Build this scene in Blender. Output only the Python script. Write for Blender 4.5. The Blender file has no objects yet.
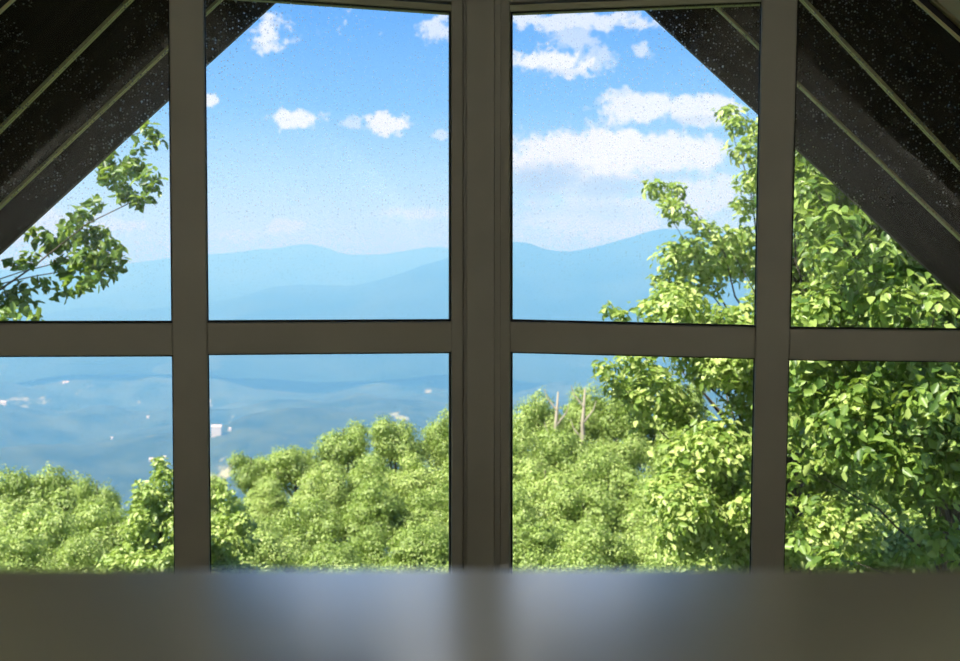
import bpy, bmesh, math, random
import numpy as np
from mathutils import Vector, noise as mnoise
rnd = random.Random(7)
rng = np.random.default_rng(11)
sc = bpy.context.scene
col = sc.collection

# ------------------------------------------------------------------ camera frame
F = 1100.0                      # focal length in pixels
CZ = 1.05                       # eye height above the loft floor
TH = math.atan(65.5 / F)        # the camera looks slightly down
CT, ST = math.cos(TH), math.sin(TH)

def ray(px, py):
    a, b = (px - 480.0) / F, (330.5 - py) / F
    return Vector((a, CT + b * ST, -ST + b * CT))

def at(px, py, Y):
    r = ray(px, py)
    t = Y / r.y
    return Vector((r.x * t, Y, r.z * t + CZ))

def hit(px, py, p0, n):
    r = ray(px, py)
    o = Vector((0, 0, CZ))
    t = (Vector(p0) - o).dot(n) / r.dot(n)
    return o + r * t

# ------------------------------------------------------------------ node helpers
class NT:
    def __init__(s, tree):
        s.t = tree; s.t.nodes.clear()
    def n(s, kind, **kw):
        nd = s.t.nodes.new(kind)
        ins = kw.pop('ins', {})
        for k, v in kw.items(): setattr(nd, k, v)
        for k, v in ins.items(): s.put(nd.inputs[k], v)
        return nd
    def put(s, sock, v):
        if isinstance(v, bpy.types.NodeSocket): s.t.links.new(v, sock)
        else: sock.default_value = v
    def m(s, op, a, b=None, c=None, clamp=False):
        nd = s.n('ShaderNodeMath', operation=op, use_clamp=clamp)
        s.put(nd.inputs[0], a)
        if b is not None: s.put(nd.inputs[1], b)
        if c is not None: s.put(nd.inputs[2], c)
        return nd.outputs[0]
    def mix(s, f, a, b, mode='MIX'):
        nd = s.n('ShaderNodeMix', data_type='RGBA', blend_type=mode)
        s.put(nd.inputs[0], f); s.put(nd.inputs[6], a); s.put(nd.inputs[7], b)
        return nd.outputs[2]
    def step(s, x, a, b):
        nd = s.n('ShaderNodeMapRange', interpolation_type='SMOOTHSTEP')
        s.put(nd.inputs[0], x); s.put(nd.inputs[1], a); s.put(nd.inputs[2], b)
        return nd.outputs[0]
    def noise(s, vec, scale, detail=3, rough=.55, dims='3D'):
        nd = s.n('ShaderNodeTexNoise', noise_dimensions=dims)
        if vec is not None: s.put(nd.inputs['Vector'], vec)
        nd.inputs['Scale'].default_value = scale; nd.inputs['Detail'].default_value = detail
        nd.inputs['Roughness'].default_value = rough
        return nd.outputs['Fac']
    def ramp(s, f, stops):
        nd = s.n('ShaderNodeValToRGB'); s.put(nd.inputs[0], f)
        e = nd.color_ramp.elements
        while len(e) < len(stops): e.new(.5)
        for k, (p, c) in zip(e, stops): k.position = p; k.color = (*c, 1)
        return nd.outputs[0]

def lin(r, g, b):
    f = lambda v: (v / 255 / 12.92) if v <= 10 else ((v / 255 + .055) / 1.055) ** 2.4
    return (f(r), f(g), f(b))
def c4(c): return (*c, 1.0)

def new_mat(name):
    m = bpy.data.materials.new(name); m.use_nodes = True
    return m, NT(m.node_tree)

def principled(name, color, rough=.5, spec=.5, var=.12, vscale=8, bump=0, stretch=(1, 1, 1), ior=None):
    m, g = new_mat(name)
    tc = g.n('ShaderNodeTexCoord')
    mp = g.n('ShaderNodeMapping', ins={'Vector': tc.outputs['Object']}); mp.inputs['Scale'].default_value = stretch
    nz = g.noise(mp.outputs[0], vscale, 4)
    dark = tuple(x * (1 - var) for x in color); lite = tuple(min(1, x * (1 + var)) for x in color)
    cc = g.ramp(nz, [(.3, dark), (.7, lite)])
    b = g.n('ShaderNodeBsdfPrincipled', ins={'Base Color': cc, 'Roughness': rough, 'Specular IOR Level': spec})
    if ior: b.inputs['IOR'].default_value = ior
    if bump:
        bp = g.n('ShaderNodeBump', ins={'Height': nz, 'Strength': bump, 'Distance': .01})
        g.put(b.inputs['Normal'], bp.outputs[0])
    o = g.n('ShaderNodeOutputMaterial', ins={'Surface': b.outputs[0]})
    return m

def leaf_mat(name, dark, mid, lite, trans=.35):
    m, g = new_mat(name)
    geo = g.n('ShaderNodeNewGeometry'); oi = g.n('ShaderNodeObjectInfo')
    k = g.m('MULTIPLY_ADD', oi.outputs['Random'], .44, -.22)
    f = g.m('ADD', geo.outputs['Random Per Island'], k, clamp=True)
    cc = g.ramp(f, [(.0, dark), (.5, mid), (1., lite)])
    p = g.n('ShaderNodeBsdfPrincipled', ins={'Base Color': cc, 'Roughness': .42, 'Specular IOR Level': .45})
    tcol = g.mix(.45, cc, (.45, .62, .06, 1))
    t = g.n('ShaderNodeBsdfTranslucent', ins={'Color': tcol})
    mx = g.n('ShaderNodeMixShader', ins={0: trans, 1: p.outputs[0], 2: t.outputs[0]})
    g.n('ShaderNodeOutputMaterial', ins={'Surface': mx.outputs[0]})
    return m

# ------------------------------------------------------------------ object helpers
def link(o, parent=None):
    col.objects.link(o)
    if parent: o.parent = parent
    return o
def tag(o, label=None, cat=None, group=None, kind=None):
    for k, v in (('label', label), ('category', cat), ('group', group), ('kind', kind)):
        if v: o[k] = v
    return o
def empty(name, loc=(0, 0, 0)):
    o = bpy.data.objects.new(name, None); o.location = loc; o.empty_display_size = .2
    return link(o)
def mesh_obj(name, verts, faces, mat, parent=None, smooth=False):
    me = bpy.data.meshes.new(name); me.from_pydata([tuple(v) for v in verts], [], faces); me.update()
    me.materials.append(mat)
    if smooth:
        me.polygons.foreach_set('use_smooth', [True] * len(me.polygons))
    return link(bpy.data.objects.new(name, me), parent)
def fix_normals(o):
    bm = bmesh.new(); bm.from_mesh(o.data); bmesh.ops.recalc_face_normals(bm, faces=bm.faces); bm.to_mesh(o.data); bm.free()
def bevel(o, w, seg=2):
    bm = bmesh.new(); bm.from_mesh(o.data)
    bmesh.ops.recalc_face_normals(bm, faces=bm.faces)
    bmesh.ops.bevel(bm, geom=[e for e in bm.edges], offset=w, segments=seg, affect='EDGES', profile=.5)
    bm.to_mesh(o.data); bm.free(); return o

class MB:
    def __init__(s): s.v = []; s.f = []
    def prism(s, poly, off):
        n = len(poly); b = len(s.v); off = Vector(off)
        s.v += [Vector(p) for p in poly] + [Vector(p) + off for p in poly]
        s.f += [tuple(b + i for i in range(n)), tuple(b + n + i for i in reversed(range(n)))]
        s.f += [(b + i, b + n + i, b + n + (i + 1) % n, b + (i + 1) % n) for i in range(n)]
        return s
    def box(s, x0, x1, y0, y1, z0, z1):
        return s.prism([(x0, y0, z0), (x1, y0, z0), (x1, y1, z0), (x0, y1, z0)], (0, 0, z1 - z0))
    def tube(s, pts, rads, seg=8):
        pts = [Vector(p) for p in pts]; b = len(s.v)
        for i, (p, r) in enumerate(zip(pts, rads)):
            d = (pts[min(i + 1, len(pts) - 1)] - pts[max(i - 1, 0)]).normalized()
            a = d.cross(Vector((0.3, 1, .17))).normalized(); c = d.cross(a)
            for k in range(seg):
                w = 2 * math.pi * k / seg
                s.v.append(p + (a * math.cos(w) + c * math.sin(w)) * r)
        for i in range(len(pts) - 1):
            for k in range(seg):
                k2 = (k + 1) % seg
                s.f.append((b + i * seg + k, b + i * seg + k2, b + (i + 1) * seg + k2, b + (i + 1) * seg + k))
        s.f.append(tuple(b + k for k in reversed(range(seg))))
        s.f.append(tuple(b + (len(pts) - 1) * seg + k for k in range(seg)))
        return s
    def build(s, name, mat, parent=None, bev=0, smooth=False):
        o = mesh_obj(name, s.v, s.f, mat, parent, smooth)
        if bev: bevel(o, bev)
        else: fix_normals(o)
        return o

# ------------------------------------------------------------------ materials
M_frame = principled('painted_window_frame', (.43, .43, .38), .45, .4, .06, 6)
M_post = principled('painted_post', (.41, .41, .365), .45, .4, .06, 6)
M_seal = principled('black_rubber_seal_and_gap_shade', (.012, .013, .014), .6, .3)
M_trim = principled('painted_trim', (.5, .52, .38), .5, .4, .06, 6)
M_soffit = principled('dark_brown_soffit', (.022, .016, .013), .9, .0, .35, 3, .15, (1, 6, 1))
M_batten = principled('pale_batten', (.62, .60, .32), .5, .4, .1, 10)
M_fascia = principled('dark_fascia', (.05, .04, .035), .6, .3)
M_shingle = principled('grey_roof_shingle', (.09, .085, .08), .8, .2, .3, 20)
M_wall = principled('warm_white_wall', (.62, .6, .54), .7, .3, .03, 5)
M_ceil = principled('painted_board_ceiling', (.62, .58, .47), .6, .3, .05, 4, 0, (1, 8, 1))
M_floor = principled('oak_floor', (.32, .22, .13), .35, .5, .2, 5, 0, (1, 8, 1))
M_table = principled('polished_grey_tabletop', (.96, .95, .91), .2, .5, .05, 9, 0, (1, 1, 1))
for nd_ in M_table.node_tree.nodes:
    if nd_.type == 'BSDF_PRINCIPLED': nd_.inputs['Metallic'].default_value = .6
M_leg = principled('dark_table_leg', (.10, .075, .05), .4, .5)
M_bark = principled('grey_brown_bark', (.09, .075, .055), .85, .2, .4, 9, .5, (1, 1, .2))
M_pale_bark = principled('pale_dead_wood', (.33, .29, .22), .8, .2, .25, 6, .3, (1, 1, .2))
M_ground = principled('forest_floor', (.07, .085, .03), .9, .1, .4, .6)
M_white = principled('white_house_wall', (.62, .6, .6), .6, .3, .04)
M_roofgrey = principled('pale_house_roof', (.6, .57, .56), .7, .2, .06)

M_leafR = leaf_mat('broad_leaf_green', (.07, .14, .025), (.24, .36, .07), (.52, .60, .20), .4)
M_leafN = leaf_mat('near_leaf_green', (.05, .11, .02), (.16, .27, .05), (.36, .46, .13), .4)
M_leafF = leaf_mat('forest_leaf_green', (.16, .24, .045), (.34, .46, .12), (.55, .63, .22), .36)

def far_mat(name, base, lite, sc_, fields):
    m, g = new_mat(name)
    tc = g.n('ShaderNodeTexCoord')
    n1 = g.noise(tc.outputs['Object'], sc_, 6, .65)
    cc = g.ramp(n1, [(.35, base), (.65, lite)])
    if fields:
        mp = g.n('ShaderNodeMapping', ins={'Vector': tc.outputs['Object']}); mp.inputs['Scale'].default_value = (1, .35, 1)
        n2 = g.noise(mp.outputs[0], .0042, 4, .6)
        f = g.step(n2, .62, .68)
        cc = g.mix(f, cc, (.34, .36, .2, 1))
    b = g.n('ShaderNodeBsdfPrincipled', ins={'Base Color': cc, 'Roughness': .9, 'Specular IOR Level': .1})
    g.n('ShaderNodeOutputMaterial', ins={'Surface': b.outputs[0]})
    return m
M_valley = far_mat('wooded_valley', (.006, .022, .016), (.06, .085, .045), .005, True)
M_mount = far_mat('wooded_mountain', (.006, .022, .016), (.03, .055, .03), .0015, False)

def glass_mat():
    m, g = new_mat('dusty_window_glass')
    tc = g.n('ShaderNodeTexCoord'); v = tc.outputs['Object']
    vo = g.n('ShaderNodeTexVoronoi', feature='F1', ins={'Vector': v, 'Scale': 150., 'Randomness': 1.})
    sep = g.n('ShaderNodeSeparateColor', ins={0: vo.outputs['Color']})
    rad = g.m('MULTIPLY', g.m('POWER', sep.outputs[0], 2), .40)          # most specks are tiny
    speck = g.m('SUBTRACT', 1, g.step(g.m('SUBTRACT', vo.outputs['Distance'], rad), -.05, .06))
    sz = g.n('ShaderNodeSeparateXYZ', ins={0: v})
    upm = g.step(sz.outputs[2], .95, 1.35)              # the upper panes are the dirtier ones
    dens = g.m('MULTIPLY', g.step(g.noise(v, 2.6, 3), .22, .55), g.m('MULTIPLY_ADD', upm, .85, .15))
    mp = g.n('ShaderNodeMapping', ins={'Vector': v}); mp.inputs['Scale'].default_value = (1, 1, .25)
    streak = g.step(g.noise(mp.outputs[0], 60, 3, .7), .55, .8)
    film = g.m('MULTIPLY_ADD', g.m('MULTIPLY', streak, dens), .04, .006)
    cov = g.m('MULTIPLY_ADD', g.m('MULTIPLY', speck, dens), .36, film, clamp=True)
    d = g.n('ShaderNodeBsdfDiffuse', ins={'Color': (.75, .75, .75, 1)})
    t = g.n('ShaderNodeBsdfTranslucent', ins={'Color': (.95, .95, .95, 1)})
    rf = g.n('ShaderNodeBsdfRefraction', ins={'Color': (1, 1, 1, 1), 'Roughness': .38, 'IOR': 1.3})
    dt = g.n('ShaderNodeMixShader', ins={0: .9, 1: d.outputs[0], 2: t.outputs[0]})
    dirt = g.n('ShaderNodeMixShader', ins={0: .68, 1: dt.outputs[0], 2: rf.outputs[0]})
    tr = g.n('ShaderNodeBsdfTransparent', ins={'Color': (.97, .985, .98, 1)})
    gl = g.n('ShaderNodeBsdfGlossy', ins={'Roughness': .02, 'Color': (1, 1, 1, 1)})
    fr = g.n('ShaderNodeFresnel', ins={'IOR': 1.35})
    a = g.n('ShaderNodeMixShader', ins={0: g.m('MULTIPLY', fr.outputs[0], .3), 1: tr.outputs[0], 2: gl.outputs[0]})
    b = g.n('ShaderNodeMixShader', ins={0: cov, 1: a.outputs[0], 2: dirt.outputs[0]})
    g.n('ShaderNodeOutputMaterial', ins={'Surface': b.outputs[0]})
    return m
M_glass = glass_mat()

# ------------------------------------------------------------------ the glazed prow (two window walls meeting at a post)
D = 2.72; TA = math.tan(math.radians(10.8)); XC = (481 - 480) / F * D
P0 = Vector((XC, D, CZ))
NRM = {-1: Vector((-TA, 1, 0)).normalized(), 1: Vector((TA, 1, 0)).normalized()}   # outward normals
def wp(side, px, py): return hit(px, py, P0, NRM[side])
# roof undersides: 45 degree planes
CL, CR = 1.70, 1.63
RN = {-1: Vector((-1, 0, 1)).normalized(), 1: Vector((1, 0, 1)).normalized()}
RP = {-1: Vector((0, 0, CZ + CL)), 1: Vector((0, 0, CZ + CR))}
def rp(side, px, py): return hit(px, py, RP[side], RN[side])
XR = (CR - CL) / 2; ZR = CZ + (CR + CL) / 2
def roof_z(side, x): return CZ + (CL + x if side < 0 else CR - x)

def lerp(a, b, t): return a + (b - a) * t
def xl(line, y):                       # x on a near-vertical pixel line ((x0,y0),(x1,y1))
    (x0, y0), (x1, y1) = line
    return x0 + (x1 - x0) * (y - y0) / (y1 - y0)
def yl(line, x):
    (x0, y0), (x1, y1) = line
    return y0 + (y1 - y0) * (x - x0) / (x1 - x0)

WIN = {
 -1: dict(mull=(((169, 0), (174.8, 573)), ((203.6, 0), (209.6, 573))),
          rail_in=(((205, 322.9), (452, 321.7)), ((205, 354.4), (452, 352.4))),
          rail_out=(((0, 323.6), (172, 323.4)), ((0, 356.2), (172, 355.6))),
          head=((280, -2.5), (449, 9.5)), post=452.5, far=-122),
  1: dict(mull=(((762, 0), (751.2, 573)), ((797.6, 0), (783.6, 573))),
          rail_in=(((509, 321.6), (756, 327.4)), ((509, 352.2), (756, 358.4))),
          rail_out=(((790, 329), (960, 330.6)), ((788, 359.7), (960, 361.8))),
          head=((512, 10), (760, 0)), post=509.0, far=1085),
}
BOT = 640      # pixel row of the bottom rail's upper edge (below the picture's table edge)
DEPTH = .065
root_w = {}
for side in (-1, 1):
    W = WIN[side]; n = NRM[side]
    root = empty('window_1' if side < 0 else 'window_2', (XC, D, 0))
    tag(root, 'tall dim-painted gable window wall %s the centre post' % ('left of' if side < 0 else 'right of'), 'window', kind='structure')
    root_w[side] = root
    def P(px, py, d=0, side=side, n=n):
        v = wp(side, px, py) + n * d
        return v - root.location
    def bar(name, quad, depth=DEPTH, d=0, bev=.003, mat=M_frame):
        return MB().prism([P(x, y, d) for x, y in quad], n * depth).build(name, mat, root, bev)
    lo, hi = W['mull']
    # mullion: runs to the roof and to the bottom rail
    t0 = -330 if side < 0 else -360
    for nm, (La, Lb) in (('mullion', (lo, hi)),):
        xa = lambda y: xl(La, y); xb = lambda y: xl(Lb, y)
        # top cut under the roof plane
        def top(px_line):
            y = 0
            for _ in range(30):
                v = wp(side, xl(px_line, y), y)
                y -= (roof_z(side, v.x) - v.z) / D * F * .8
            return y
        ya, yb = top(La) , top(Lb)
        bar(nm, [(xa(ya), ya), (xb(yb), yb), (xb(BOT), BOT), (xa(BOT), BOT)])
    # outer mullion, beyond the frame
    fx = W['far']; s = -1 if side < 0 else 1
    def topx(px):
        y = 0
        for _ in range(30):
            v = wp(side, px, y); y -= (roof_z(side, v.x) - v.z) / D * F * .8
        return y
    bar('mullion', [(fx, topx(fx)), (fx + 40, topx(fx + 40)), (fx + 40, BOT), (fx, BOT)])
    # rails
    ri, ro = W['rail_in'], W['rail_out']
    xm_in = (hi if side < 0 else lo); xm_out = (lo if side < 0 else hi)
    a, b = (xl(xm_in, 338), W['post']) if side < 0 else (W['post'], xl(xm_in, 342))
    bar('rail', [(a, yl(ri[0], a)), (b, yl(ri[0], b)), (b, yl(ri[1], b)), (a, yl(ri[1], a))], d=.003)
    a, b = (fx + 40, xl(xm_out, 338)) if side < 0 else (xl(xm_out, 342), fx)
    bar('rail', [(a, yl(ro[0], a)), (b, yl(ro[0], b)), (b, yl(ro[1], b)), (a, yl(ro[1], a))], d=.003)
    # head rail between mullion and post (a slim bead below, a wide board above)
    a, b = (xl(xm_in, 0), W['post']) if side < 0 else (W['post'], xl(xm_in, 0))
    h = W['head']
    bar('bead', [(a, yl(h, a) - 6.5), (b, yl(h, b) - 6.5), (b, yl(h, b)), (a, yl(h, a))], d=.012, depth=.05, bev=.0015, mat=M_trim)
    bar('head_rail', [(a, yl(h, a) - 40), (b, yl(h, b) - 40), (b, yl(h, b) - 8), (a, yl(h, a) - 8)], d=0)
    # bottom rail and the panel under it
    a, b = (fx - 200, W['post'] + 6) if side < 0 else (W['post'] - 6, fx + 240)
    bar('bottom_rail', [(a, BOT), (b, BOT), (b, BOT + 45), (a, BOT + 45)], d=0)
    pz = [P(a, BOT + 46, .01), P(b, BOT + 46, .01)]
    MB().prism([pz[0], pz[1], Vector((pz[1].x, pz[1].y, -.0)), Vector((pz[0].x, pz[0].y, -.0))], n * .09).build('lower_panel', M_wall, root)
    # panes (with a dark rubber seal all round each)
    def pane(poly, seal=(2.2, 2.2, 2.2, 2.2), dd=.030):
        k = len(poly)
        c = (sum(p[0] for p in poly) / k, sum(p[1] for p in poly) / k)
        big = [P(c[0] + (x - c[0]) * 1.012, c[1] + (y - c[1]) * 1.012, dd) for x, y in poly]
        g = MB().prism(big, n * .005).build('pane', M_glass, root)
        # seal
        verts = []; faces = []
        inner = []
        for i in range(k):
            p, q, r_ = Vector(poly[i - 1]), Vector(poly[i]), Vector(poly[(i + 1) % k])
            e1 = (q - p).normalized(); e2 = (r_ - q).normalized()
            n1 = Vector((-e1.y, e1.x)); n2 = Vector((-e2.y, e2.x))
            if n1.dot(Vector(c) - q) < 0: n1 = -n1
            if n2.dot(Vector(c) - q) < 0: n2 = -n2
            w1, w2 = seal[(i - 1) % k], seal[i]
            # intersection of offset lines
            den = e1.x * e2.y - e1.y * e2.x
            p1 = q + n1 * w1; p2 = q + n2 * w2
            t = ((p2 - p1).x * e2.y - (p2 - p1).y * e2.x) / den
            inner.append(p1 + e1 * t)
        mb = MB()
        for i in range(k):
            j = (i + 1) % k
            qd = [poly[i], poly[j], inner[j], inner[i]]
            oq = [(c[0] + (poly[i][0] - c[0]) * 1.01, c[1] + (poly[i][1] - c[1]) * 1.01), (c[0] + (poly[j][0] - c[0]) * 1.01, c[1] + (poly[j][1] - c[1]) * 1.01)]
            mb.prism([P(*oq[0], dd - .012), P(*oq[1], dd - .012), P(*inner[j], dd - .012), P(*inner[i], dd - .012)], n * .011)
        mb.build('seal', M_seal, g)
        return g
    if side < 0:
        xi = W['post'] - .2
        pane([(xl(hi, 0), yl(h, xl(hi, 0))), (xi, yl(h, xi)), (xi, yl(ri[0], xi)), (xl(hi, 322), yl(ri[0], 207))], (1.2, 1.6, 2.2, 1.2))
        pane([(xl(hi, 354), yl(ri[1], 207)), (xi, yl(ri[1], xi)), (xi, BOT), (xl(hi, BOT), BOT)], (1.5, 1.6, 1, 1.2))
        pane([(fx + 40, yl(ro[1], fx + 40)), (xl(lo, 356), yl(ro[1], 172)), (xl(lo, BOT), BOT), (fx + 40, BOT)], (1.6, 1.5, 1, 1))
        y_t = top(lo)
        pane([(fx + 40, topx(fx + 40)), (xl(lo, y_t), y_t), (xl(lo, 323), yl(ro[0], 172)), (fx + 40, yl(ro[0], fx + 40))], (1, 1.8, 2.2, 1))
        pane([(xl(hi, -60), yl(h, 205) - 41), (xi, yl(h, xi) - 41), (xi, topx(xi)), (xl(hi, top(hi)), top(hi))], (1, 1, 1, 1))
    else:
        xi = W['post'] + .4
        pane([(xi, yl(h, xi)), (xl(lo, 0), yl(h, xl(lo, 0))), (xl(lo, 326), yl(ri[0], 756)), (xi, yl(ri[0], xi))], (1.2, 1.2, 2.0, 1.4))
        pane([(xi, yl(ri[1], xi)), (xl(lo, 358), yl(ri[1], 755)), (xl(lo, BOT), BOT), (xi, BOT)], (1.4, 1.2, 1, 1.4))
        pane([(xl(hi, 360), yl(ro[1], 788)), (fx, yl(ro[1], fx)), (fx, BOT), (xl(hi, BOT), BOT)], (1.4, 1, 1, 1.4))
        y_t = top(hi)
        pane([(xl(hi, y_t), y_t), (fx, topx(fx)), (fx, yl(ro[0], fx)), (xl(hi, 329), yl(ro[0], 790))], (1, 1, 1.8, 2.0))
        pane([(xi, topx(xi)), (xl(lo, top(lo)), top(lo)), (xl(lo, -60), yl(h, 760) - 41), (xi, yl(h, xi) - 41)], (1, 1, 1, 1))
    # slim stile bead along the post
    if side < 0:
        q = [(452, -60), (463, -60), (463, BOT), (452, BOT)]
    else:
        q = [(500, -60), (509.4, -60), (509.4, BOT), (500, BOT)]
    bar('stile_bead', q, depth=.05, d=.004, bev=.0015)
    # raking head under the roof: bead, black strip painting in the gap's shade, board
    rk = {-1: ((0, 14.5), (16, 0)), 1: ((912, 0), (960, 42.5))}[side]
    v0, v1 = wp(side, *rk[0]), wp(side, *rk[1])
    dr = (v1 - v0).normalized(); up = Vector((0, 0, 1)); perp = (up - dr * up.dot(dr)).normalized()
    e0, e1 = v0 - dr * 1.0, v1 + dr * 1.0
    def rake(name, o0, o1, d, dep, mat):
        q = [e0 + perp * o0, e1 + perp * o0, e1 + perp * o1, e0 + perp * o1]
        return MB().prism([p - root.location + n * d for p in q], n * dep).build(name, mat, root, .0015)
    rake('raking_bead', .006, .012, .01, .012, M_batten)
    rake('painted_gap_shade', .012, .026, .014, .03, M_seal)
    rake('raking_board', .026, .075, -.004, .06, M_trim)

# the corner post: a broad flat face with two narrow stepped grooves
post = empty('trim_1', (XC, D, 0)); tag(post, 'broad dim-painted centre post where the two window walls meet', 'post', kind='structure')
pz0, pz1 = 0.0, ZR - .02
def xz(px): return (px - 480) / F * (D - .03) - XC
prof = [(xz(459.3), .012), (xz(463), .012), (xz(463.6), .004), (xz(466.5), .004), (xz(467), -.030), (xz(494), -.030), (xz(494.6), -.012), (xz(500.5), -.012),
        (xz(501), .004), (xz(503.2), .004), (.058, .10), (-.058, .10)]
MB().prism([Vector((x, y, pz0)) for x, y in prof], (0, 0, pz1 - pz0)).build('post_body', M_post, post)

# ------------------------------------------------------------------ roof overhangs seen through the glass
edges = {-1: ((0, 253), (277, 0)), 1: ((642, 6.5), (960, 298.5))}
lines1 = {-1: ((0, 128), (128, 0)), 1: ((805, 0), (960, 165))}
lines2 = {-1: ((0, 205), (215, 3)), 1: ((714, 3), (960, 236.5))}
for side in (-1, 1):
    root = empty('roof', (0, 0, 0))
    tag(root, 'dark brown overhanging roof underside slanting down to the %s' % ('left' if side < 0 else 'right'), 'roof', kind='structure')
    dn = Vector((side, 0, -1)).normalized()       # down the slope
    def line(pp):
        a, b = rp(side, *pp[0]), rp(side, *pp[1])
        k = (b.y - a.y) / (b.x - a.x)
        return lambda x: a.y + k * (x - a.x)
    eY, l1, l2 = line(edges[side]), line(lines1[side]), line(lines2[side])
    wY = lambda x: D - TA * abs(x - XC) + .075
    xa, xb = XR + side * .02, side * 2.9
    def strip(name, y0, y1, lift, th, mat, bev=0, w0=0, w1=0):
        q = [Vector((xa, y0(xa) + w0, roof_z(side, xa))), Vector((xb, y0(xb) + w0, roof_z(side, xb))),
             Vector((xb, y1(xb) + w1, roof_z(side, xb))), Vector((xa, y1(xa) + w1, roof_z(side, xa)))]
        q = [p + RN[side] * lift for p in q]
        return MB().prism(q, RN[side] * th).build(name, mat, root, bev)
    strip('soffit_board', wY, l1, 0, .02, M_soffit, .002, .0, -.012)
    strip('soffit_board', l1, l2, 0, .02, M_soffit, .002, .012, -.012)
    strip('soffit_board', l2, eY, 0, .02, M_soffit, .002, .012, -.004)
    for ln in (l1, l2):
        mb = MB()
        for u0, u1, lf in ((-.012, -.0025, -.008), (-.0025, .0025, .006), (.0025, .012, -.008)):
            q = [Vector((xa, ln(xa) + u0, roof_z(side, xa))), Vector((xb, ln(xb) + u0, roof_z(side, xb))),
                 Vector((xb, ln(xb) + u1, roof_z(side, xb))), Vector((xa, ln(xa) + u1, roof_z(side, xa)))]
            mb.prism([p + RN[side] * lf for p in q], RN[side] * .025)
        mb.build('batten', M_batten, root)
    strip('fascia', eY, eY, .0, .16, M_fascia, .002, -.004, .022)
    back = lambda x: -3.4
    strip('roof_deck', back, eY, .022, .13, M_shingle, 0, 0, -.005)

# ------------------------------------------------------------------ the loft room
fl = MB().box(-2.75, 2.75, -3.4, 2.8, -.2, 0).build('floor', M_floor); tag(fl, kind='structure')
bw = MB().prism([(-2.7, -3.4, 0), (2.7, -3.4, 0), (XR, -3.4, ZR)], (0, .1, 0)).build('wall_back', M_wall); tag(bw, kind='structure')
for side, nm in ((-1, 'wall_left'), (1, 'wall_right')):
    x = side * 2.05
    yf = D - TA * abs(x - XC) - .0
    w = MB().prism([(x, -3.3, 0), (x, yf, 0), (x, yf, roof_z(side, x)), (x, -3.3, roof_z(side, x))], (side * .1, 0, 0)).build(nm, M_wall); tag(w, kind='structure')
cm = MB()
for side in (-1, 1):
    xa, xb = XR, side * 2.05
    q = [Vector((xa, -3.3, roof_z(side, xa))), Vector((xb, -3.3, roof_z(side, xb))),
         Vector((xb, D - TA * abs(xb - XC) - .01, roof_z(side, xb))), Vector((xa, D - .03, roof_z(side, xa)))]
    cm.prism([p - RN[side] * .012 for p in q], RN[side] * .012)
ce = cm.build('ceiling', M_ceil); tag(ce, kind='structure')

# the table the camera looks over
tz = CZ - .1245
tb = empty('table', (0, 0, 0)); tag(tb, 'blurred pale grey polished table in front of the windows', 'table')
MB().box(-.95, .95, -.5, .45, tz - .032, tz).build('tabletop', M_table, tb, .006)
for sx in (-1, 1):
    for y in (-.42, .37):
        MB().prism([(sx * .87 - .03, y - .03, .0), (sx * .87 + .03, y - .03, .0), (sx * .87 + .03, y + .03, .0), (sx * .87 - .03, y + .03, .0)], (0, 0, tz - .032)).build('leg', M_leg, tb, .004)
for y in (-.43, .37):
    MB().box(-.84, .84, y - .0, y + .02, tz - .11, tz - .032).build('apron', M_leg, tb)

# ------------------------------------------------------------------ terrain
GY = [-10, 4, 8, 20, 34, 52, 80, 112, 130, 170, 230, 350, 600, 1000, 2000, 3500, 9000, 30000]
GZ = [-5, -5.2, -7, -14, -20, -24.5, -28, -30.5, -35, -54, -86, -145, -255, -400, -610, -660, -670, -680]
def ground_rel(x, y):
    z = float(np.interp(y, GY, GZ))
    k = max(-60, min(60, x))
    z += .055 * k * float(np.interp(y, [0, 20, 150, 400], [0, 1, 1, 0]))
    if y > 300:
        a = min(1, (y - 300) / 1500)
        p = Vector((x * .0009, y * .0009, 1.7))
        z += a * (150 * (mnoise.fractal(p, 1.0, 2.0, 5) ) + 60 * abs(mnoise.noise(p * 2.3)))
    return z
def grid_mesh(name, xs_f, ys, mat):
    nx = len(xs_f(0)); v = []; f = []
    for y in ys:
        for x in xs_f(y): v.append((x, y, ground_rel(x, y) + CZ))
    for j in range(len(ys) - 1):
        for i in range(nx - 1):
            a = j * nx + i; f.append((a, a + 1, a + nx + 1, a + nx))
    return mesh_obj(name, v, f, mat, smooth=True)
ys = [-10 + 8 * i for i in range(26)] + [210, 240, 270, 300]
hs = grid_mesh('hillside_ground', lambda y: [-160 + 8 * i for i in range(41)], ys, M_ground)
tag(hs, 'wooded hillside ground falling away below the windows', 'hillside', kind='structure')
ys = [300 * (9000 / 300) ** (j / 150) for j in range(151)]
vy = grid_mesh('valley', lambda y: [(-1 + 2 * i / 150) * (260 + y * .95) for i in range(151)], ys, M_valley)
tag(vy, 'hazy blue wooded valley with pale clearings beyond the forest', 'valley', kind='structure')

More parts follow.
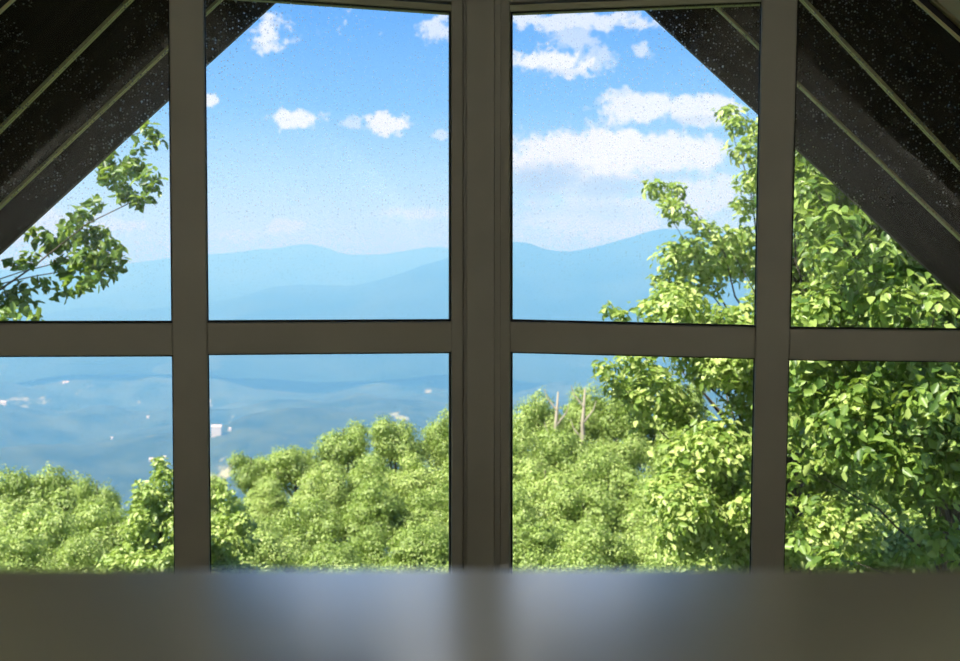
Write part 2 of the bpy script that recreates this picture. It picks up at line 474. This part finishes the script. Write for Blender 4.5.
def ridge(name, prof, Yc, front, back, base, amp, seed, label):
    px = np.linspace(-700, 1700, 320)
    xs_, ys_ = zip(*prof)
    py = np.interp(px, xs_, ys_)
    ker = np.exp(-np.linspace(-1.5, 1.5, 7) ** 2); ker /= ker.sum()
    py = np.convolve(np.pad(py, 3, mode='edge'), ker, 'valid')
    ts = np.concatenate([np.linspace(-1, 0, 34), np.linspace(0, 1, 10)[1:]])
    v = []; f = []
    for t in ts:
        for i, p in enumerate(px):
            top = at(p, py[i], Yc)
            y = Yc + t * (front if t < 0 else back)
            x = top.x * (1 + .25 * t * front / Yc if t < 0 else 1)
            k = (1 - abs(t))
            k = k ** 1.15
            z = base + CZ + (top.z - base - CZ) * k
            q = Vector((x * .0007, t * 2.2, seed))
            z += amp * (mnoise.fractal(q, 1.0, 2.0, 5)) * min(1, abs(t) * 3) * (1 - abs(t) * .5)
            sp = mnoise.noise(Vector((x * .0011 + t * .8, t * .5, seed + 3)))
            z += amp * .7 * sp * math.sin(min(1, abs(t)) * math.pi)
            z += max(0, 1 - abs(t) * 4) * (14 * mnoise.fractal(Vector((x * .003, 1, seed)), 1.0, 2.0, 4))
            v.append((x, y, z))
    n = len(px)
    for j in range(len(ts) - 1):
        for i in range(n - 1):
            a = j * n + i; f.append((a, a + 1, a + n + 1, a + n))
    o = mesh_obj(name, v, f, M_mount, smooth=True)
    return tag(o, label, 'mountain', kind='structure')
ridge('mountain_ridge', [(-700, 300), (-300, 275), (0, 270), (60, 265), (120, 265), (170, 257.5), (208, 255), (245, 251), (285, 247), (311, 242), (326, 248), (345, 255), (375, 255),
      (400, 252), (430, 246), (455, 249), (520, 262), (800, 262), (1700, 275)], 17000, 5500, 4000, -670, 190, 5.1, 'farthest palest blue mountain ridge with a small peak on the skyline')
ridge('mountain_ridge', [(-700, 345), (-300, 335), (0, 322), (100, 314), (172, 307), (208, 303), (240, 297), (268, 287), (290, 284), (320, 286), (350, 286), (385, 279), (420, 266), (450, 257),
      (485, 246), (512, 240), (525, 242), (545, 250), (560, 252), (600, 247), (625, 239), (645, 230.5), (660, 229), (690, 230), (760, 236), (900, 256), (1700, 300)],
      10500, 4200, 4000, -670, 170, 9.3, 'nearer deeper blue mountain ridge rising behind the right window')

# the haze that fills the valley air (a real scattering volume)
hm, g = new_mat('valley_haze_air')
vs = g.n('ShaderNodeVolumeScatter', ins={'Color': (.165, .485, .95, 1), 'Density': 2.05e-4, 'Anisotropy': 0.0})
va = g.n('ShaderNodeVolumeAbsorption', ins={'Color': (.50, .22, .12, 1), 'Density': 7.5e-5})
ad = g.n('ShaderNodeAddShader', ins={0: vs.outputs[0], 1: va.outputs[0]})
g.n('ShaderNodeOutputMaterial', ins={'Volume': ad.outputs[0]})
hz = MB().box(-26000, 26000, 500, 24000, -1100, 330).build('haze', hm)
tag(hz, 'blue summer haze lying over the valley and mountains', 'haze', kind='stuff')

# distant white buildings on the valley side
def ground_hit(px, py):
    r = ray(px, py); y = 320.0
    while y < 9000:
        t = y / r.y
        if r.z * t < ground_rel(r.x * t, y): break
        y += 12
    return Vector((r.x * t, y, ground_rel(r.x * t, y) + CZ))
for px, py, w, h, lab in ((217, 437, 54, 48, 'pale tall building far down in the valley just right of the left mullion'),
                         (230, 431, 16, 12, 'small white building right of the pale tall valley building'),
                         (152, 462, 26, 12, 'white long building in the valley above the left forest gap'),
                         (165, 459, 14, 10, 'small white house beside the long white valley building'),
                         (112, 439, 13, 10, 'lone tiny white house in mid valley of the far-left pane'),
                         (148, 418, 18, 10, 'tiny white house below the left mullion crossing'),
                         (4, 405, 44, 16, 'bright white building at the far-left edge of the valley'),
                         (66, 384, 50, 14, 'pale wide building high on the valley slope, far-left pane')):
    p = ground_hit(px, py)
    w, h = w * .62, h * .7
    b = empty('valley_building', p); tag(b, lab, 'building', 'white buildings scattered in the valley')
    MB().box(-w / 2, w / 2, -w * .35, w * .35, -8, h).build('walls', M_white, b)
    MB().prism([(-w / 2 - 1, -w * .38, h), (-w / 2 - 1, w * .38, h), (-w / 2 - 1, 0, h + w * .22)], (w + 2, 0, 0)).build('roof', M_roofgrey, b)

# ------------------------------------------------------------------ trees
def leaf_arrays(cen, nor, size, wid=.55):
    n = len(cen)
    t = rng.normal(size=(n, 3)); t[:, 2] -= .5
    t -= nor * (t * nor).sum(1, keepdims=True); t /= np.linalg.norm(t, axis=1, keepdims=True) + 1e-9
    s = np.cross(nor, t)
    L = (size * rng.uniform(.7, 1.3, n))[:, None]
    ww = L * wid
    pts = np.stack([cen, cen + t * L * .35 + s * ww * .5 + nor * L * .10, cen + t * L * .72 + s * ww * .36 + nor * L * .06, cen + t * L - nor * L * .08,
                    cen + t * L * .72 - s * ww * .36 + nor * L * .06, cen + t * L * .35 - s * ww * .5 + nor * L * .10], 1)
    return pts.reshape(-1, 3)
def leaf_mesh(name, V, mat):
    n = len(V) // 6
    me = bpy.data.meshes.new(name)
    me.vertices.add(len(V)); me.vertices.foreach_set('co', V.astype(np.float32).ravel())
    base = (np.arange(n) * 6)[:, None]
    idx = (base + np.array([[0, 1, 2, 3, 0, 3, 4, 5]])).ravel()
    me.loops.add(len(idx)); me.loops.foreach_set('vertex_index', idx.astype(np.int32))
    me.polygons.add(n * 2); me.polygons.foreach_set('loop_start', (np.arange(n * 2) * 4).astype(np.int32))
    me.update(calc_edges=True); me.validate(); me.materials.append(mat)
    return me
def blob(center, r, n, size, flat=.8, out=.85, up=.4, rj=.45):
    u = rng.normal(size=(n, 3)); u /= np.linalg.norm(u, axis=1, keepdims=True)
    rad = r * rng.uniform(.25, 1, n) ** .5
    lump = 1 + .25 * np.sin(u[:, 0] * 5 + center[0] * 3) * np.sin(u[:, 1] * 5 + center[1] * 2) + .2 * np.sin(u[:, 2] * 7)
    p = u * (rad * lump)[:, None]; p[:, 2] *= flat
    nn = u * out + rng.normal(size=(n, 3)) * rj; nn[:, 2] += up
    nn /= np.linalg.norm(nn, axis=1, keepdims=True)
    return leaf_arrays(p + np.array(center), nn, size)

def forest_proto(H, R, nb, nl, size, conical=False):
    """crown mesh + trunk mesh of one forest tree, base at the origin"""
    parts = []
    cz = H * .64; rz = H * .36
    for k in range(nb):
        if conical:
            h = rng.uniform(0, 1); rr = R * (1 - h) * .85; a = rng.uniform(0, 6.28)
            c = (rr * math.cos(a), rr * math.sin(a), H * (.36 + .62 * h)); br = R * (.42 - .3 * h)
        else:
            u = rng.normal(size=3); u /= np.linalg.norm(u); u[2] = u[2] if u[2] > -.5 else -u[2]
            q = rng.uniform(.55, 1)
            c = (u[0] * R * q * .78, u[1] * R * q * .78, cz + u[2] * rz * q * .82); br = R * rng.uniform(.24, .46)
        parts.append(blob(c, br, nl, size, out=1.2, up=.3, rj=.32))
    crown = leaf_mesh('crown', np.concatenate(parts), M_leafF)
    mb = MB(); mb.tube([(0, 0, -1), (.1, 0, H * .3), (0, .1, H * .6), (.05, 0, H * .9)], [H * .022, H * .016, H * .011, H * .004])
    for k in range(6):
        a = rng.uniform(0, 6.28); h = H * rng.uniform(.3, .65)
        mb.tube([(0, 0, h), (R * .35 * math.cos(a), R * .35 * math.sin(a), h + H * .08), (R * .7 * math.cos(a), R * .7 * math.sin(a), h + H * .17)], [H * .009, H * .006, H * .002], 5)
    tr = bpy.data.meshes.new('trunk'); tr.from_pydata([tuple(v) for v in mb.v], [], mb.f); tr.materials.append(M_bark)
    return crown, tr
PF = [forest_proto(13, 3.3, 34, 620, .2) for _ in range(4)]
PC = [forest_proto(14, 2.6, 60, 420, .2, True)]
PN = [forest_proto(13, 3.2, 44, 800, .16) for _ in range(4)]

rows = {}
def forest_tree(px, ytop, Y, proto, zone, row, label=None, s=None):
    tp = at(px, ytop, Y)
    gz = ground_rel(tp.x, Y) + CZ
    h = max(7.0, tp.z - gz)
    o = empty('forest_tree', (tp.x, Y, tp.z - h))
    zs = h / 13.2
    w = s or max(.75, min(1.1, zs)) * rnd.uniform(.78, 1.05)
    o.scale = (w, w, zs); o.rotation_euler.z = rnd.uniform(0, 6.28)
    for nm, me in zip(('crown', 'trunk'), proto):
        link(bpy.data.objects.new(nm, me), o)
    if label: tag(o, label, 'tree')
    else: rows.setdefault((zone, row), []).append((px, o))
    return o

SKYC = [(200, 484), (212, 478), (235, 470), (265, 459), (295, 449), (325, 438), (350, 431), (400, 420), (425, 423), (455, 424), (485, 415), (512, 407), (530, 403), (560, 399), (590, 393), (640, 390), (800, 388)]
def skyc(x): return float(np.interp(x, *zip(*SKYC)))
SKYL = [(-40, 474), (5, 469), (40, 461), (58, 465), (97, 463), (118, 490), (140, 500), (200, 520)]
def skyl(x): return float(np.interp(x, *zip(*SKYL)))
def zone(px):
    return 'far-left pane' if px < 190 else 'pane left of centre post' if px < 481 else 'pane right of centre post' if px < 768 else 'far-right pane'
# wooded hill behind the middle panes: skyline first, then rows nearer and lower
x = 206
while x < 700:
    forest_tree(x, skyc(x) - 16 + rnd.uniform(-7, 5), 112 + rnd.uniform(-3, 3), rnd.choice(PF), zone(x), 0)
    x += rnd.uniform(40, 54)
for r_, (dy, Y, sp) in enumerate(((26, 96, 52), (52, 80, 60), (80, 67, 70)), 1):
    x = 196 + 14 * (r_ % 2)
    while x < 720:
        forest_tree(x, min(skyc(x), 455) + dy + rnd.uniform(-11, 11) + max(0, (skyc(x) - 455)) * .7, Y + rnd.uniform(-4, 4), rnd.choice(PF), zone(x), r_)
        x += sp * rnd.uniform(.85, 1.2)
for r_, (yy, Y, sp) in enumerate(((520, 54, 84), (552, 43, 98)), 4):
    x = 250 + 20 * (r_ % 2)
    while x < 760:
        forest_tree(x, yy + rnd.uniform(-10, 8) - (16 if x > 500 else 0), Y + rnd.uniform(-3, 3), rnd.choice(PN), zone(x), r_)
        x += sp * rnd.uniform(.85, 1.15)
# the left group
for px in (-28, 8, 40, 60):
    forest_tree(px, skyl(px) - 9 + rnd.uniform(-2, 2), 82 + rnd.uniform(-3, 3), rnd.choice(PF), 'far-left pane', 0)
forest_tree(97, 461, 78, PF[0], 'far-left pane', 0, s=.55)
for r_, (dy, Y, sp) in enumerate(((26, 69, 60), (54, 57, 72), (84, 46, 86)), 1):
    x = -40 + 17 * r_
    while x < 150:
        forest_tree(x, 466 + dy + rnd.uniform(-6, 6) + max(0, x - 90) * .2, Y + rnd.uniform(-3, 3), rnd.choice(PF if r_ < 2 else PN), 'far-left pane', r_)
        x += sp * rnd.uniform(.85, 1.15)
ORD = 'first second third fourth fifth sixth seventh eighth ninth tenth eleventh twelfth thirteenth fourteenth fifteenth sixteenth seventeenth'.split()
ROWN = ['forest skyline', 'row under the skyline', 'second row under skyline', 'third row under skyline', 'last row but one above table', 'lowest row above table']
for (z, r_), lst in rows.items():
    for i, (px, o) in enumerate(sorted(lst, key=lambda t: t[0])):
        tag(o, '%s tree from left, %s, %s' % (ORD[i], ROWN[r_], z), 'tree', 'trees on the wooded slope')

# two pale bare trunks standing in the hill forest
for px, y0, y1, Y, lab in ((557, 392, 445, 104, 'pale bare dead trunk, left one of the pair right of centre post'), (584, 388, 440, 102, 'pale bare dead trunk, right one of the pair right of centre post')):
    a = at(px, y0, Y); gz = ground_rel(a.x, Y) + CZ
    o = empty('dead_tree', (a.x, Y, gz)); tag(o, lab, 'tree', 'pale dead trunks in the forest'); H = a.z - gz
    MB().tube([(0, 0, -.5), (.15, 0, H * .5), (-.1, .1, H * .8), (.1, 0, H)], [.34, .27, .2, .07]).build('trunk', M_pale_bark, o, smooth=True)
    for s_, hh in ((-1, .72), (1, .82), (-1, .9)):
        MB().tube([(0, 0, H * hh), (s_ * .9, .2, H * hh + 1.1), (s_ * 1.2, .3, H * hh + 2.0)], [.1, .06, .02], 6).build('branch', M_pale_bark, o)

def inside(poly, x, y):
    c = False; j = len(poly) - 1
    for i in range(len(poly)):
        (xi, yi), (xj, yj) = poly[i], poly[j]
        if (yi > y) != (yj > y) and x < (xj - xi) * (y - yi) / (yj - yi) + xi: c = not c
        j = i
    return c
def big_tree(name, label, base, fork_h, trunk_r, blobs, leaf, per, mat, lean=0, flat=.8, up=.55, every=3):
    """base: ground point; blobs: (center, radius). trunk, one branch mesh per main limb, one crown of leaves"""
    o = empty(name, base); tag(o, label, 'tree')
    b = Vector(base)
    top = Vector((lean, 0, fork_h))
    MB().tube([(0, 0, -.6), (lean * .2, 0, fork_h * .4), (lean * .6, .05, fork_h * .75), top], [trunk_r * 1.25, trunk_r, trunk_r * .85, trunk_r * .55], 12).build('trunk', M_bark, o, smooth=True)
    V = []
    for i, (c, r) in enumerate(blobs):
        cl = Vector(c) - b
        hgt = max(fork_h * .35, min(fork_h, cl.z - .35 * Vector((cl.x, cl.y)).length))
        t = hgt / fork_h; st = Vector((lean * t, 0, hgt))
        mid = st.lerp(cl, .5) + Vector((0, 0, .12 * (cl - st).length))
        tr = trunk_r * .16 + .004
        if i % every == 0:
            low = st.lerp(Vector((lean * .3, 0, fork_h * .4)), .5)
            ln = (cl - low).length
            ctl = low.lerp(cl, .45) + Vector((rnd.uniform(-.12, .12) * ln, rnd.uniform(-.12, .12) * ln, rnd.uniform(.12, .25) * ln))
            pts = []
            for k in range(9):
                t_ = k / 8; q_ = low.lerp(ctl, t_).lerp(ctl.lerp(cl, t_), t_)
                pts.append(q_ + Vector((rnd.uniform(-1, 1), rnd.uniform(-1, 1), rnd.uniform(-1, 1))) * .02 * ln * math.sin(t_ * math.pi))
            MB().tube(pts, [max(.004, min(tr, .03) * (1 - k / 8.5)) for k in range(9)], 6).build('branch', M_bark, o, smooth=True)
        V.append(blob(tuple(cl), r, int(per * (r / .5) ** 2), leaf, flat=flat, up=up))
    link(bpy.data.objects.new('crown', leaf_mesh('crown', np.concatenate(V), mat)), o)
    return o
def fill(poly, Y0, Y1, n, r0, r1):
    xs_ = [p[0] for p in poly]; ys_ = [p[1] for p in poly]; out = []
    while len(out) < n:
        x, y = rnd.uniform(min(xs_), max(xs_)), rnd.uniform(min(ys_), max(ys_))
        if inside(poly, x, y): out.append((tuple(at(x, y, rnd.uniform(Y0, Y1))), rnd.uniform(r0, r1)))
    return out
def pxb(lst, Y):  # blobs given as seen: x, y, radius in pixels at a distance
    return [(tuple(at(x, y, Y + rnd.uniform(-.5, .5))), r * Y / F) for x, y, r in lst]

# right-hand tree in the middle distance (its crown fills the right window's inner half)
bl = pxb([(728, 112, 12), (738, 124, 13), (745, 150, 15), (752, 180, 17), (744, 207, 13), (760, 130, 16), (770, 165, 20), (650, 187, 8), (660, 190, 11), (676, 190, 10), (668, 206, 11), (680, 210, 11), (672, 220, 6),
           (692, 218, 8), (705, 228, 11), (722, 236, 14), (742, 236, 14), (610, 310, 9), (622, 317, 8), (672, 252, 12), (662, 280, 12), (656, 302, 11), (690, 245, 10),
           (604, 370, 13), (616, 388, 14), (630, 360, 16), (640, 395, 16)], 14.5)
bl += fill([(672, 262), (700, 250), (770, 240), (860, 240), (860, 560), (700, 570), (680, 545), (668, 510), (664, 480), (676, 440), (655, 415), (625, 385), (640, 345), (662, 318)], 13.2, 16.5, 85, .28, .52)
bp = at(790, 500, 15.5); gz = ground_rel(bp.x, 15.5) + CZ
big_tree('broadleaf_tree', 'tall leafy green tree reaching up beside the right mullion, second from the frame edge', (bp.x, 15.5, gz), 12.0, .17, bl, .105, 720, M_leafR, .1)

# nearest tree on the right (dark trunk near the picture's edge)
bl = fill([(800, 60), (960, 60), (1100, 150), (1100, 420), (1000, 470), (900, 470), (845, 450), (800, 420), (795, 320)], 8.6, 11.5, 120, .26, .46)
bl += pxb([(815, 190, 22), (845, 222, 24), (878, 252, 24), (908, 280, 22), (832, 255, 24), (862, 286, 24), (938, 302, 20), (812, 225, 20), (890, 300, 22)], 8.3)
bl += pxb([(905, 425, 38), (880, 455, 28), (915, 470, 26), (860, 400, 28), (930, 400, 30), (842, 425, 24)], 8.4)
bl += pxb([(940, 535, 26), (915, 555, 18), (870, 565, 20), (830, 560, 20), (800, 545, 16), (960, 560, 22), (800, 470, 16), (812, 505, 15)], 9.5)
bp = at(951, 500, 10.5); gz = ground_rel(bp.x, 10.5) + CZ
big_tree('broadleaf_tree', 'nearest leafy tree with dark trunk at the far-right pane edge', (bp.x, 10.5, gz), 9.4, .10, bl, .098, 640, M_leafR, .05)

# shaded trees behind it
for px, yt, Y, lab in ((815, 360, 24, 'shaded tree behind the nearest right-hand tree, beside the right mullion'), (900, 330, 27, 'shaded tree behind the nearest right-hand tree, in mid far-right pane'),
                       (985, 350, 24, 'shaded tree behind the dark trunk at the far-right edge'), (850, 455, 18, 'low shaded understorey tree at the bottom of far-right pane'), (940, 470, 19, 'low shaded understorey tree left of the dark trunk')):
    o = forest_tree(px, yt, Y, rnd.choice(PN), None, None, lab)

# tree leaning in from the left, leaves hanging past the roof edge
bl = pxb([(150, 130, 8), (160, 140, 7), (140, 145, 6), (135, 165, 14), (115, 175, 14), (150, 182, 11), (125, 192, 12), (140, 198, 9), (105, 160, 12),
          (80, 215, 10), (95, 203, 9), (72, 232, 15), (95, 235, 15), (55, 245, 13), (110, 250, 14), (85, 258, 16), (65, 265, 12), (105, 268, 12), (75, 285, 10), (92, 280, 9), (40, 235, 10), (118, 262, 9),
          (30, 258, 8), (10, 262, 7), (45, 283, 8), (20, 290, 10), (5, 300, 12), (30, 305, 9), (10, 315, 11), (-15, 290, 16), (60, 294, 7), (35, 318, 7)], 9.0)
bl += fill([(-420, 0), (-40, 40), (0, 130), (-20, 240), (-50, 320), (-420, 380)], 8.4, 10.2, 40, .2, .36)
bp = at(-420, 300, 9.2); gz = ground_rel(bp.x, 9.2) + CZ
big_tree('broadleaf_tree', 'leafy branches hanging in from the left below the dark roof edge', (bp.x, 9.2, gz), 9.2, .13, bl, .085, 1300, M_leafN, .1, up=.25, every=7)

# two bright treetops closer below, beside the left mullion
for px, yt, Y, R, lab in ((160, 462, 27, 1.6, 'bright pointed treetop left of the left mullion, close below the window'), (222, 484, 29, 1.7, 'bright leafy treetop just right of the left mullion, close below the window')):
    tp = at(px, yt, Y); bl = []
    for k in range(70):
        h = rnd.uniform(0, 1) ** .7; a = rnd.uniform(0, 6.28); rr = (.25 + R * (h ** .7)) * rnd.uniform(.3, 1)
        bl.append(((tp.x + rr * math.cos(a), Y + rr * math.sin(a), tp.z - .3 - 3.8 * h), .30 + .35 * h * rnd.random()))
    bl += [((tp.x, Y, tp.z), .2), ((tp.x + .1, Y, tp.z - .3), .3)]
    gz = ground_rel(tp.x, Y) + CZ
    big_tree('broadleaf_tree', lab, (tp.x, Y, gz), tp.z - gz - 1.6, .12, bl, .16, 260, M_leafF)

# ------------------------------------------------------------------ sky with clouds
w = bpy.data.worlds.new('summer_sky'); sc.world = w; w.use_nodes = True
g = NT(w.node_tree)
tc = g.n('ShaderNodeTexCoord'); dirv = tc.outputs['Generated']
sx = g.n('ShaderNodeSeparateXYZ', ins={0: dirv})
X, Y_, Z_ = sx.outputs
fy = g.m('MAXIMUM', g.m('ADD', g.m('MULTIPLY', Y_, CT), g.m('MULTIPLY', Z_, -ST)), .12)
uz = g.m('ADD', g.m('MULTIPLY', Y_, ST), g.m('MULTIPLY', Z_, CT))
U = g.m('DIVIDE', X, fy); V_ = g.m('DIVIDE', uz, fy)         # a fixed patch of sky in front of the house
cv = g.n('ShaderNodeCombineXYZ', ins={0: U, 1: V_, 2: 0.0}).outputs[0]
nA = g.noise(cv, 16, 6, .6); nB = g.noise(cv, 46, 4, .6); nC = g.noise(cv, 120, 3, .6)
nn = g.m('ADD', g.m('MULTIPLY', g.m('SUBTRACT', nA, .5), 2.3), g.m('ADD', g.m('MULTIPLY', g.m('SUBTRACT', nB, .5), 1.9), g.m('MULTIPLY', g.m('SUBTRACT', nC, .5), 1.3)))
# gradient by elevation
el = g.m('DIVIDE', Z_, g.m('MAXIMUM', g.m('SQRT', g.m('ADD', g.m('MULTIPLY', X, X), g.m('MULTIPLY', Y_, Y_))), .02))
f = g.n('ShaderNodeMapRange', ins={0: el, 1: -.05, 2: .95}).outputs[0]
sky = g.ramp(f, [(0, lin(206, 222, 240)), (.07, lin(206, 222, 243)), (.125, lin(176, 210, 245)), (.19, lin(128, 182, 244)), (.27, lin(98, 160, 240)), (.5, lin(62, 122, 212)), (1, lin(45, 95, 180))])
def clouds(lst, soft=.55, amp=.95):
    acc = None
    for px, py, rx, ry, st in lst:
        du = g.m('DIVIDE', g.m('SUBTRACT', U, (px - 480) / F), rx / F)
        dv = g.m('DIVIDE', g.m('SUBTRACT', V_, (330.5 - py) / F), ry / F)
        d = g.m('SQRT', g.m('ADD', g.m('MULTIPLY', du, du), g.m('MULTIPLY', dv, dv)))
        q = g.m('ADD', g.m('SUBTRACT', 1.0, d), g.m('MULTIPLY', nn, amp))
        m_ = g.m('MULTIPLY', g.step(q, .0, soft), st)
        acc = m_ if acc is None else g.m('MAXIMUM', acc, m_)
    return acc
bigc = clouds([(560, 163, 84, 38, 1), (610, 156, 66, 34, 1), (665, 153, 76, 25, .95), (700, 150, 42, 16, .8), (640, 108, 48, 22, .9), (700, 110, 44, 20, .9)], .4, .5)
white = clouds([(625, 95, 25, 14, .7), (550, 62, 62, 16, .95), (595, 58, 25, 14, .5),
                (560, 20, 110, 11, .75), (575, 38, 24, 18, .5), (645, 51, 18, 10, .6), (270, 33, 30, 22, .9), (430, 27, 26, 18, .7), (298, 119, 32, 13, .95), (388, 123, 25, 13, .98), (350, 124, 17, 9, .5),
                (440, 134, 10, 6, .5), (211, 101, 8, 7, .9), (420, 214, 55, 9, .45), (290, 226, 20, 8, .5), (236, 234, 30, 7, .35), (115, 226, 36, 7, .5), (600, 215, 110, 34, .55), (700, 195, 60, 26, .7), (40, 225, 60, 22, .55),
                (490, -138, 420, 138, 1), (430, -260, 300, 90, .9), (640, -300, 260, 90, .8)])  # this row: unseen clouds above the view, added to whiten the table's reflection
greyb = clouds([(540, 181, 82, 25, 1), (600, 186, 66, 17, .85), (670, 176, 50, 9, .45), (600, 212, 60, 14, .4)], .9, .55)
grey = clouds([(540, 72, 50, 6, .3), (690, 120, 40, 7, .3), (560, 210, 70, 16, .35)], .9)
# scattered clouds in the rest of the sky
nr = g.noise(dirv, 2.6, 6, .6)
rest = g.m('MULTIPLY', g.step(nr, .52, .66), g.m('SUBTRACT', 1, g.step(Y_, .45, .65)))
rest = g.m('MULTIPLY', rest, g.step(Z_, .0, .2))
white = g.m('MAXIMUM', white, bigc); grey = g.m('MAXIMUM', grey, greyb)
cm_ = g.m('MAXIMUM', white, rest)
ccol = g.mix(g.m('MULTIPLY', grey, .9), c4(lin(240, 240, 244)), c4(lin(178, 194, 221)))
skyc_ = g.mix(cm_, sky, ccol)
skyc_ = g.mix(g.m('MULTIPLY', grey, .75), skyc_, c4(lin(180, 198, 226)))
low = g.step(Z_, -.02, -.25)
skyc_ = g.mix(low, skyc_, (.10, .16, .12, 1))
bg = g.n('ShaderNodeBackground', ins={'Color': skyc_, 'Strength': 1.14})
g.n('ShaderNodeOutputWorld', ins={'Surface': bg.outputs[0]})

# ------------------------------------------------------------------ sun
sd = bpy.data.lights.new('sun', 'SUN'); sd.energy = 12.5; sd.angle = math.radians(.6); sd.color = (1, .93, .80)
so = link(bpy.data.objects.new('sun', sd))
so.rotation_euler = Vector((.68, .42, -1.05)).to_track_quat('-Z', 'Y').to_euler()

# two added lamps, out of view, put in to brighten the dim interior
for lx, lab in ((.95, 'added unseen fill lamp on the right at the back of the loft'), (-.95, 'added unseen fill lamp on the left at the back of the loft')):
    lp = empty('added_fill_lamp', (lx, -1.3, 0)); tag(lp, lab, 'lamp', 'added fill lamps in the loft')
    MB().tube([(0, 0, 0), (0, 0, .03)], [.15, .14], 24).build('base', M_leg, lp)
    MB().tube([(0, 0, .03), (0, 0, .95)], [.012, .012], 12).build('pole', M_leg, lp)
    bowl = MB(); ring = [(.02, .93), (.10, .96), (.17, 1.05), (.165, 1.05), (.095, .97), (.02, .945)]
    for r_, z_ in ring: bowl.v += [Vector((r_ * math.cos(2 * math.pi * k / 28), r_ * math.sin(2 * math.pi * k / 28), z_)) for k in range(28)]
    for j in range(6):
        for k in range(28): bowl.f.append((j * 28 + k, j * 28 + (k + 1) % 28, ((j + 1) % 6) * 28 + (k + 1) % 28, ((j + 1) % 6) * 28 + k))
    bowl.build('fill_lamp_bowl', M_trim, lp, smooth=True)
    ld = bpy.data.lights.new('fill_spot', 'SPOT'); ld.energy = 255; ld.spot_size = math.radians(130); ld.spot_blend = .9; ld.shadow_soft_size = .06; ld.color = (.96, .98, 1)
    lo_ = link(bpy.data.objects.new('fill_spot', ld), lp); lo_.location = (0, -.02, 1.06); lo_.rotation_euler = Vector((-lx * .35, -1, .28)).to_track_quat('-Z', 'Y').to_euler()

# ------------------------------------------------------------------ camera
cd = bpy.data.cameras.new('camera'); cam = link(bpy.data.objects.new('camera', cd))
cam.location = (0, 0, CZ); cam.rotation_euler = (math.pi / 2 - TH, 0, 0)
cd.sensor_fit = 'HORIZONTAL'; cd.sensor_width = 36; cd.lens = F / 960 * 36; cd.clip_start = .02; cd.clip_end = 80000
cd.dof.use_dof = True; cd.dof.focus_distance = 3.3; cd.dof.aperture_fstop = 6.6
sc.camera = cam
sc.view_settings.view_transform = 'Standard'; sc.view_settings.look = 'None'
sc.view_settings.exposure = 0.12; sc.view_settings.gamma = 1.0; sc.view_settings.use_curve_mapping = False
cy = sc.cycles
cy.max_bounces = 8; cy.diffuse_bounces = 4; cy.glossy_bounces = 4; cy.transparent_max_bounces = 16; cy.transmission_bounces = 4; cy.volume_bounces = 3
cy.use_denoising = True; cy.caustics_reflective = False; cy.caustics_refractive = False
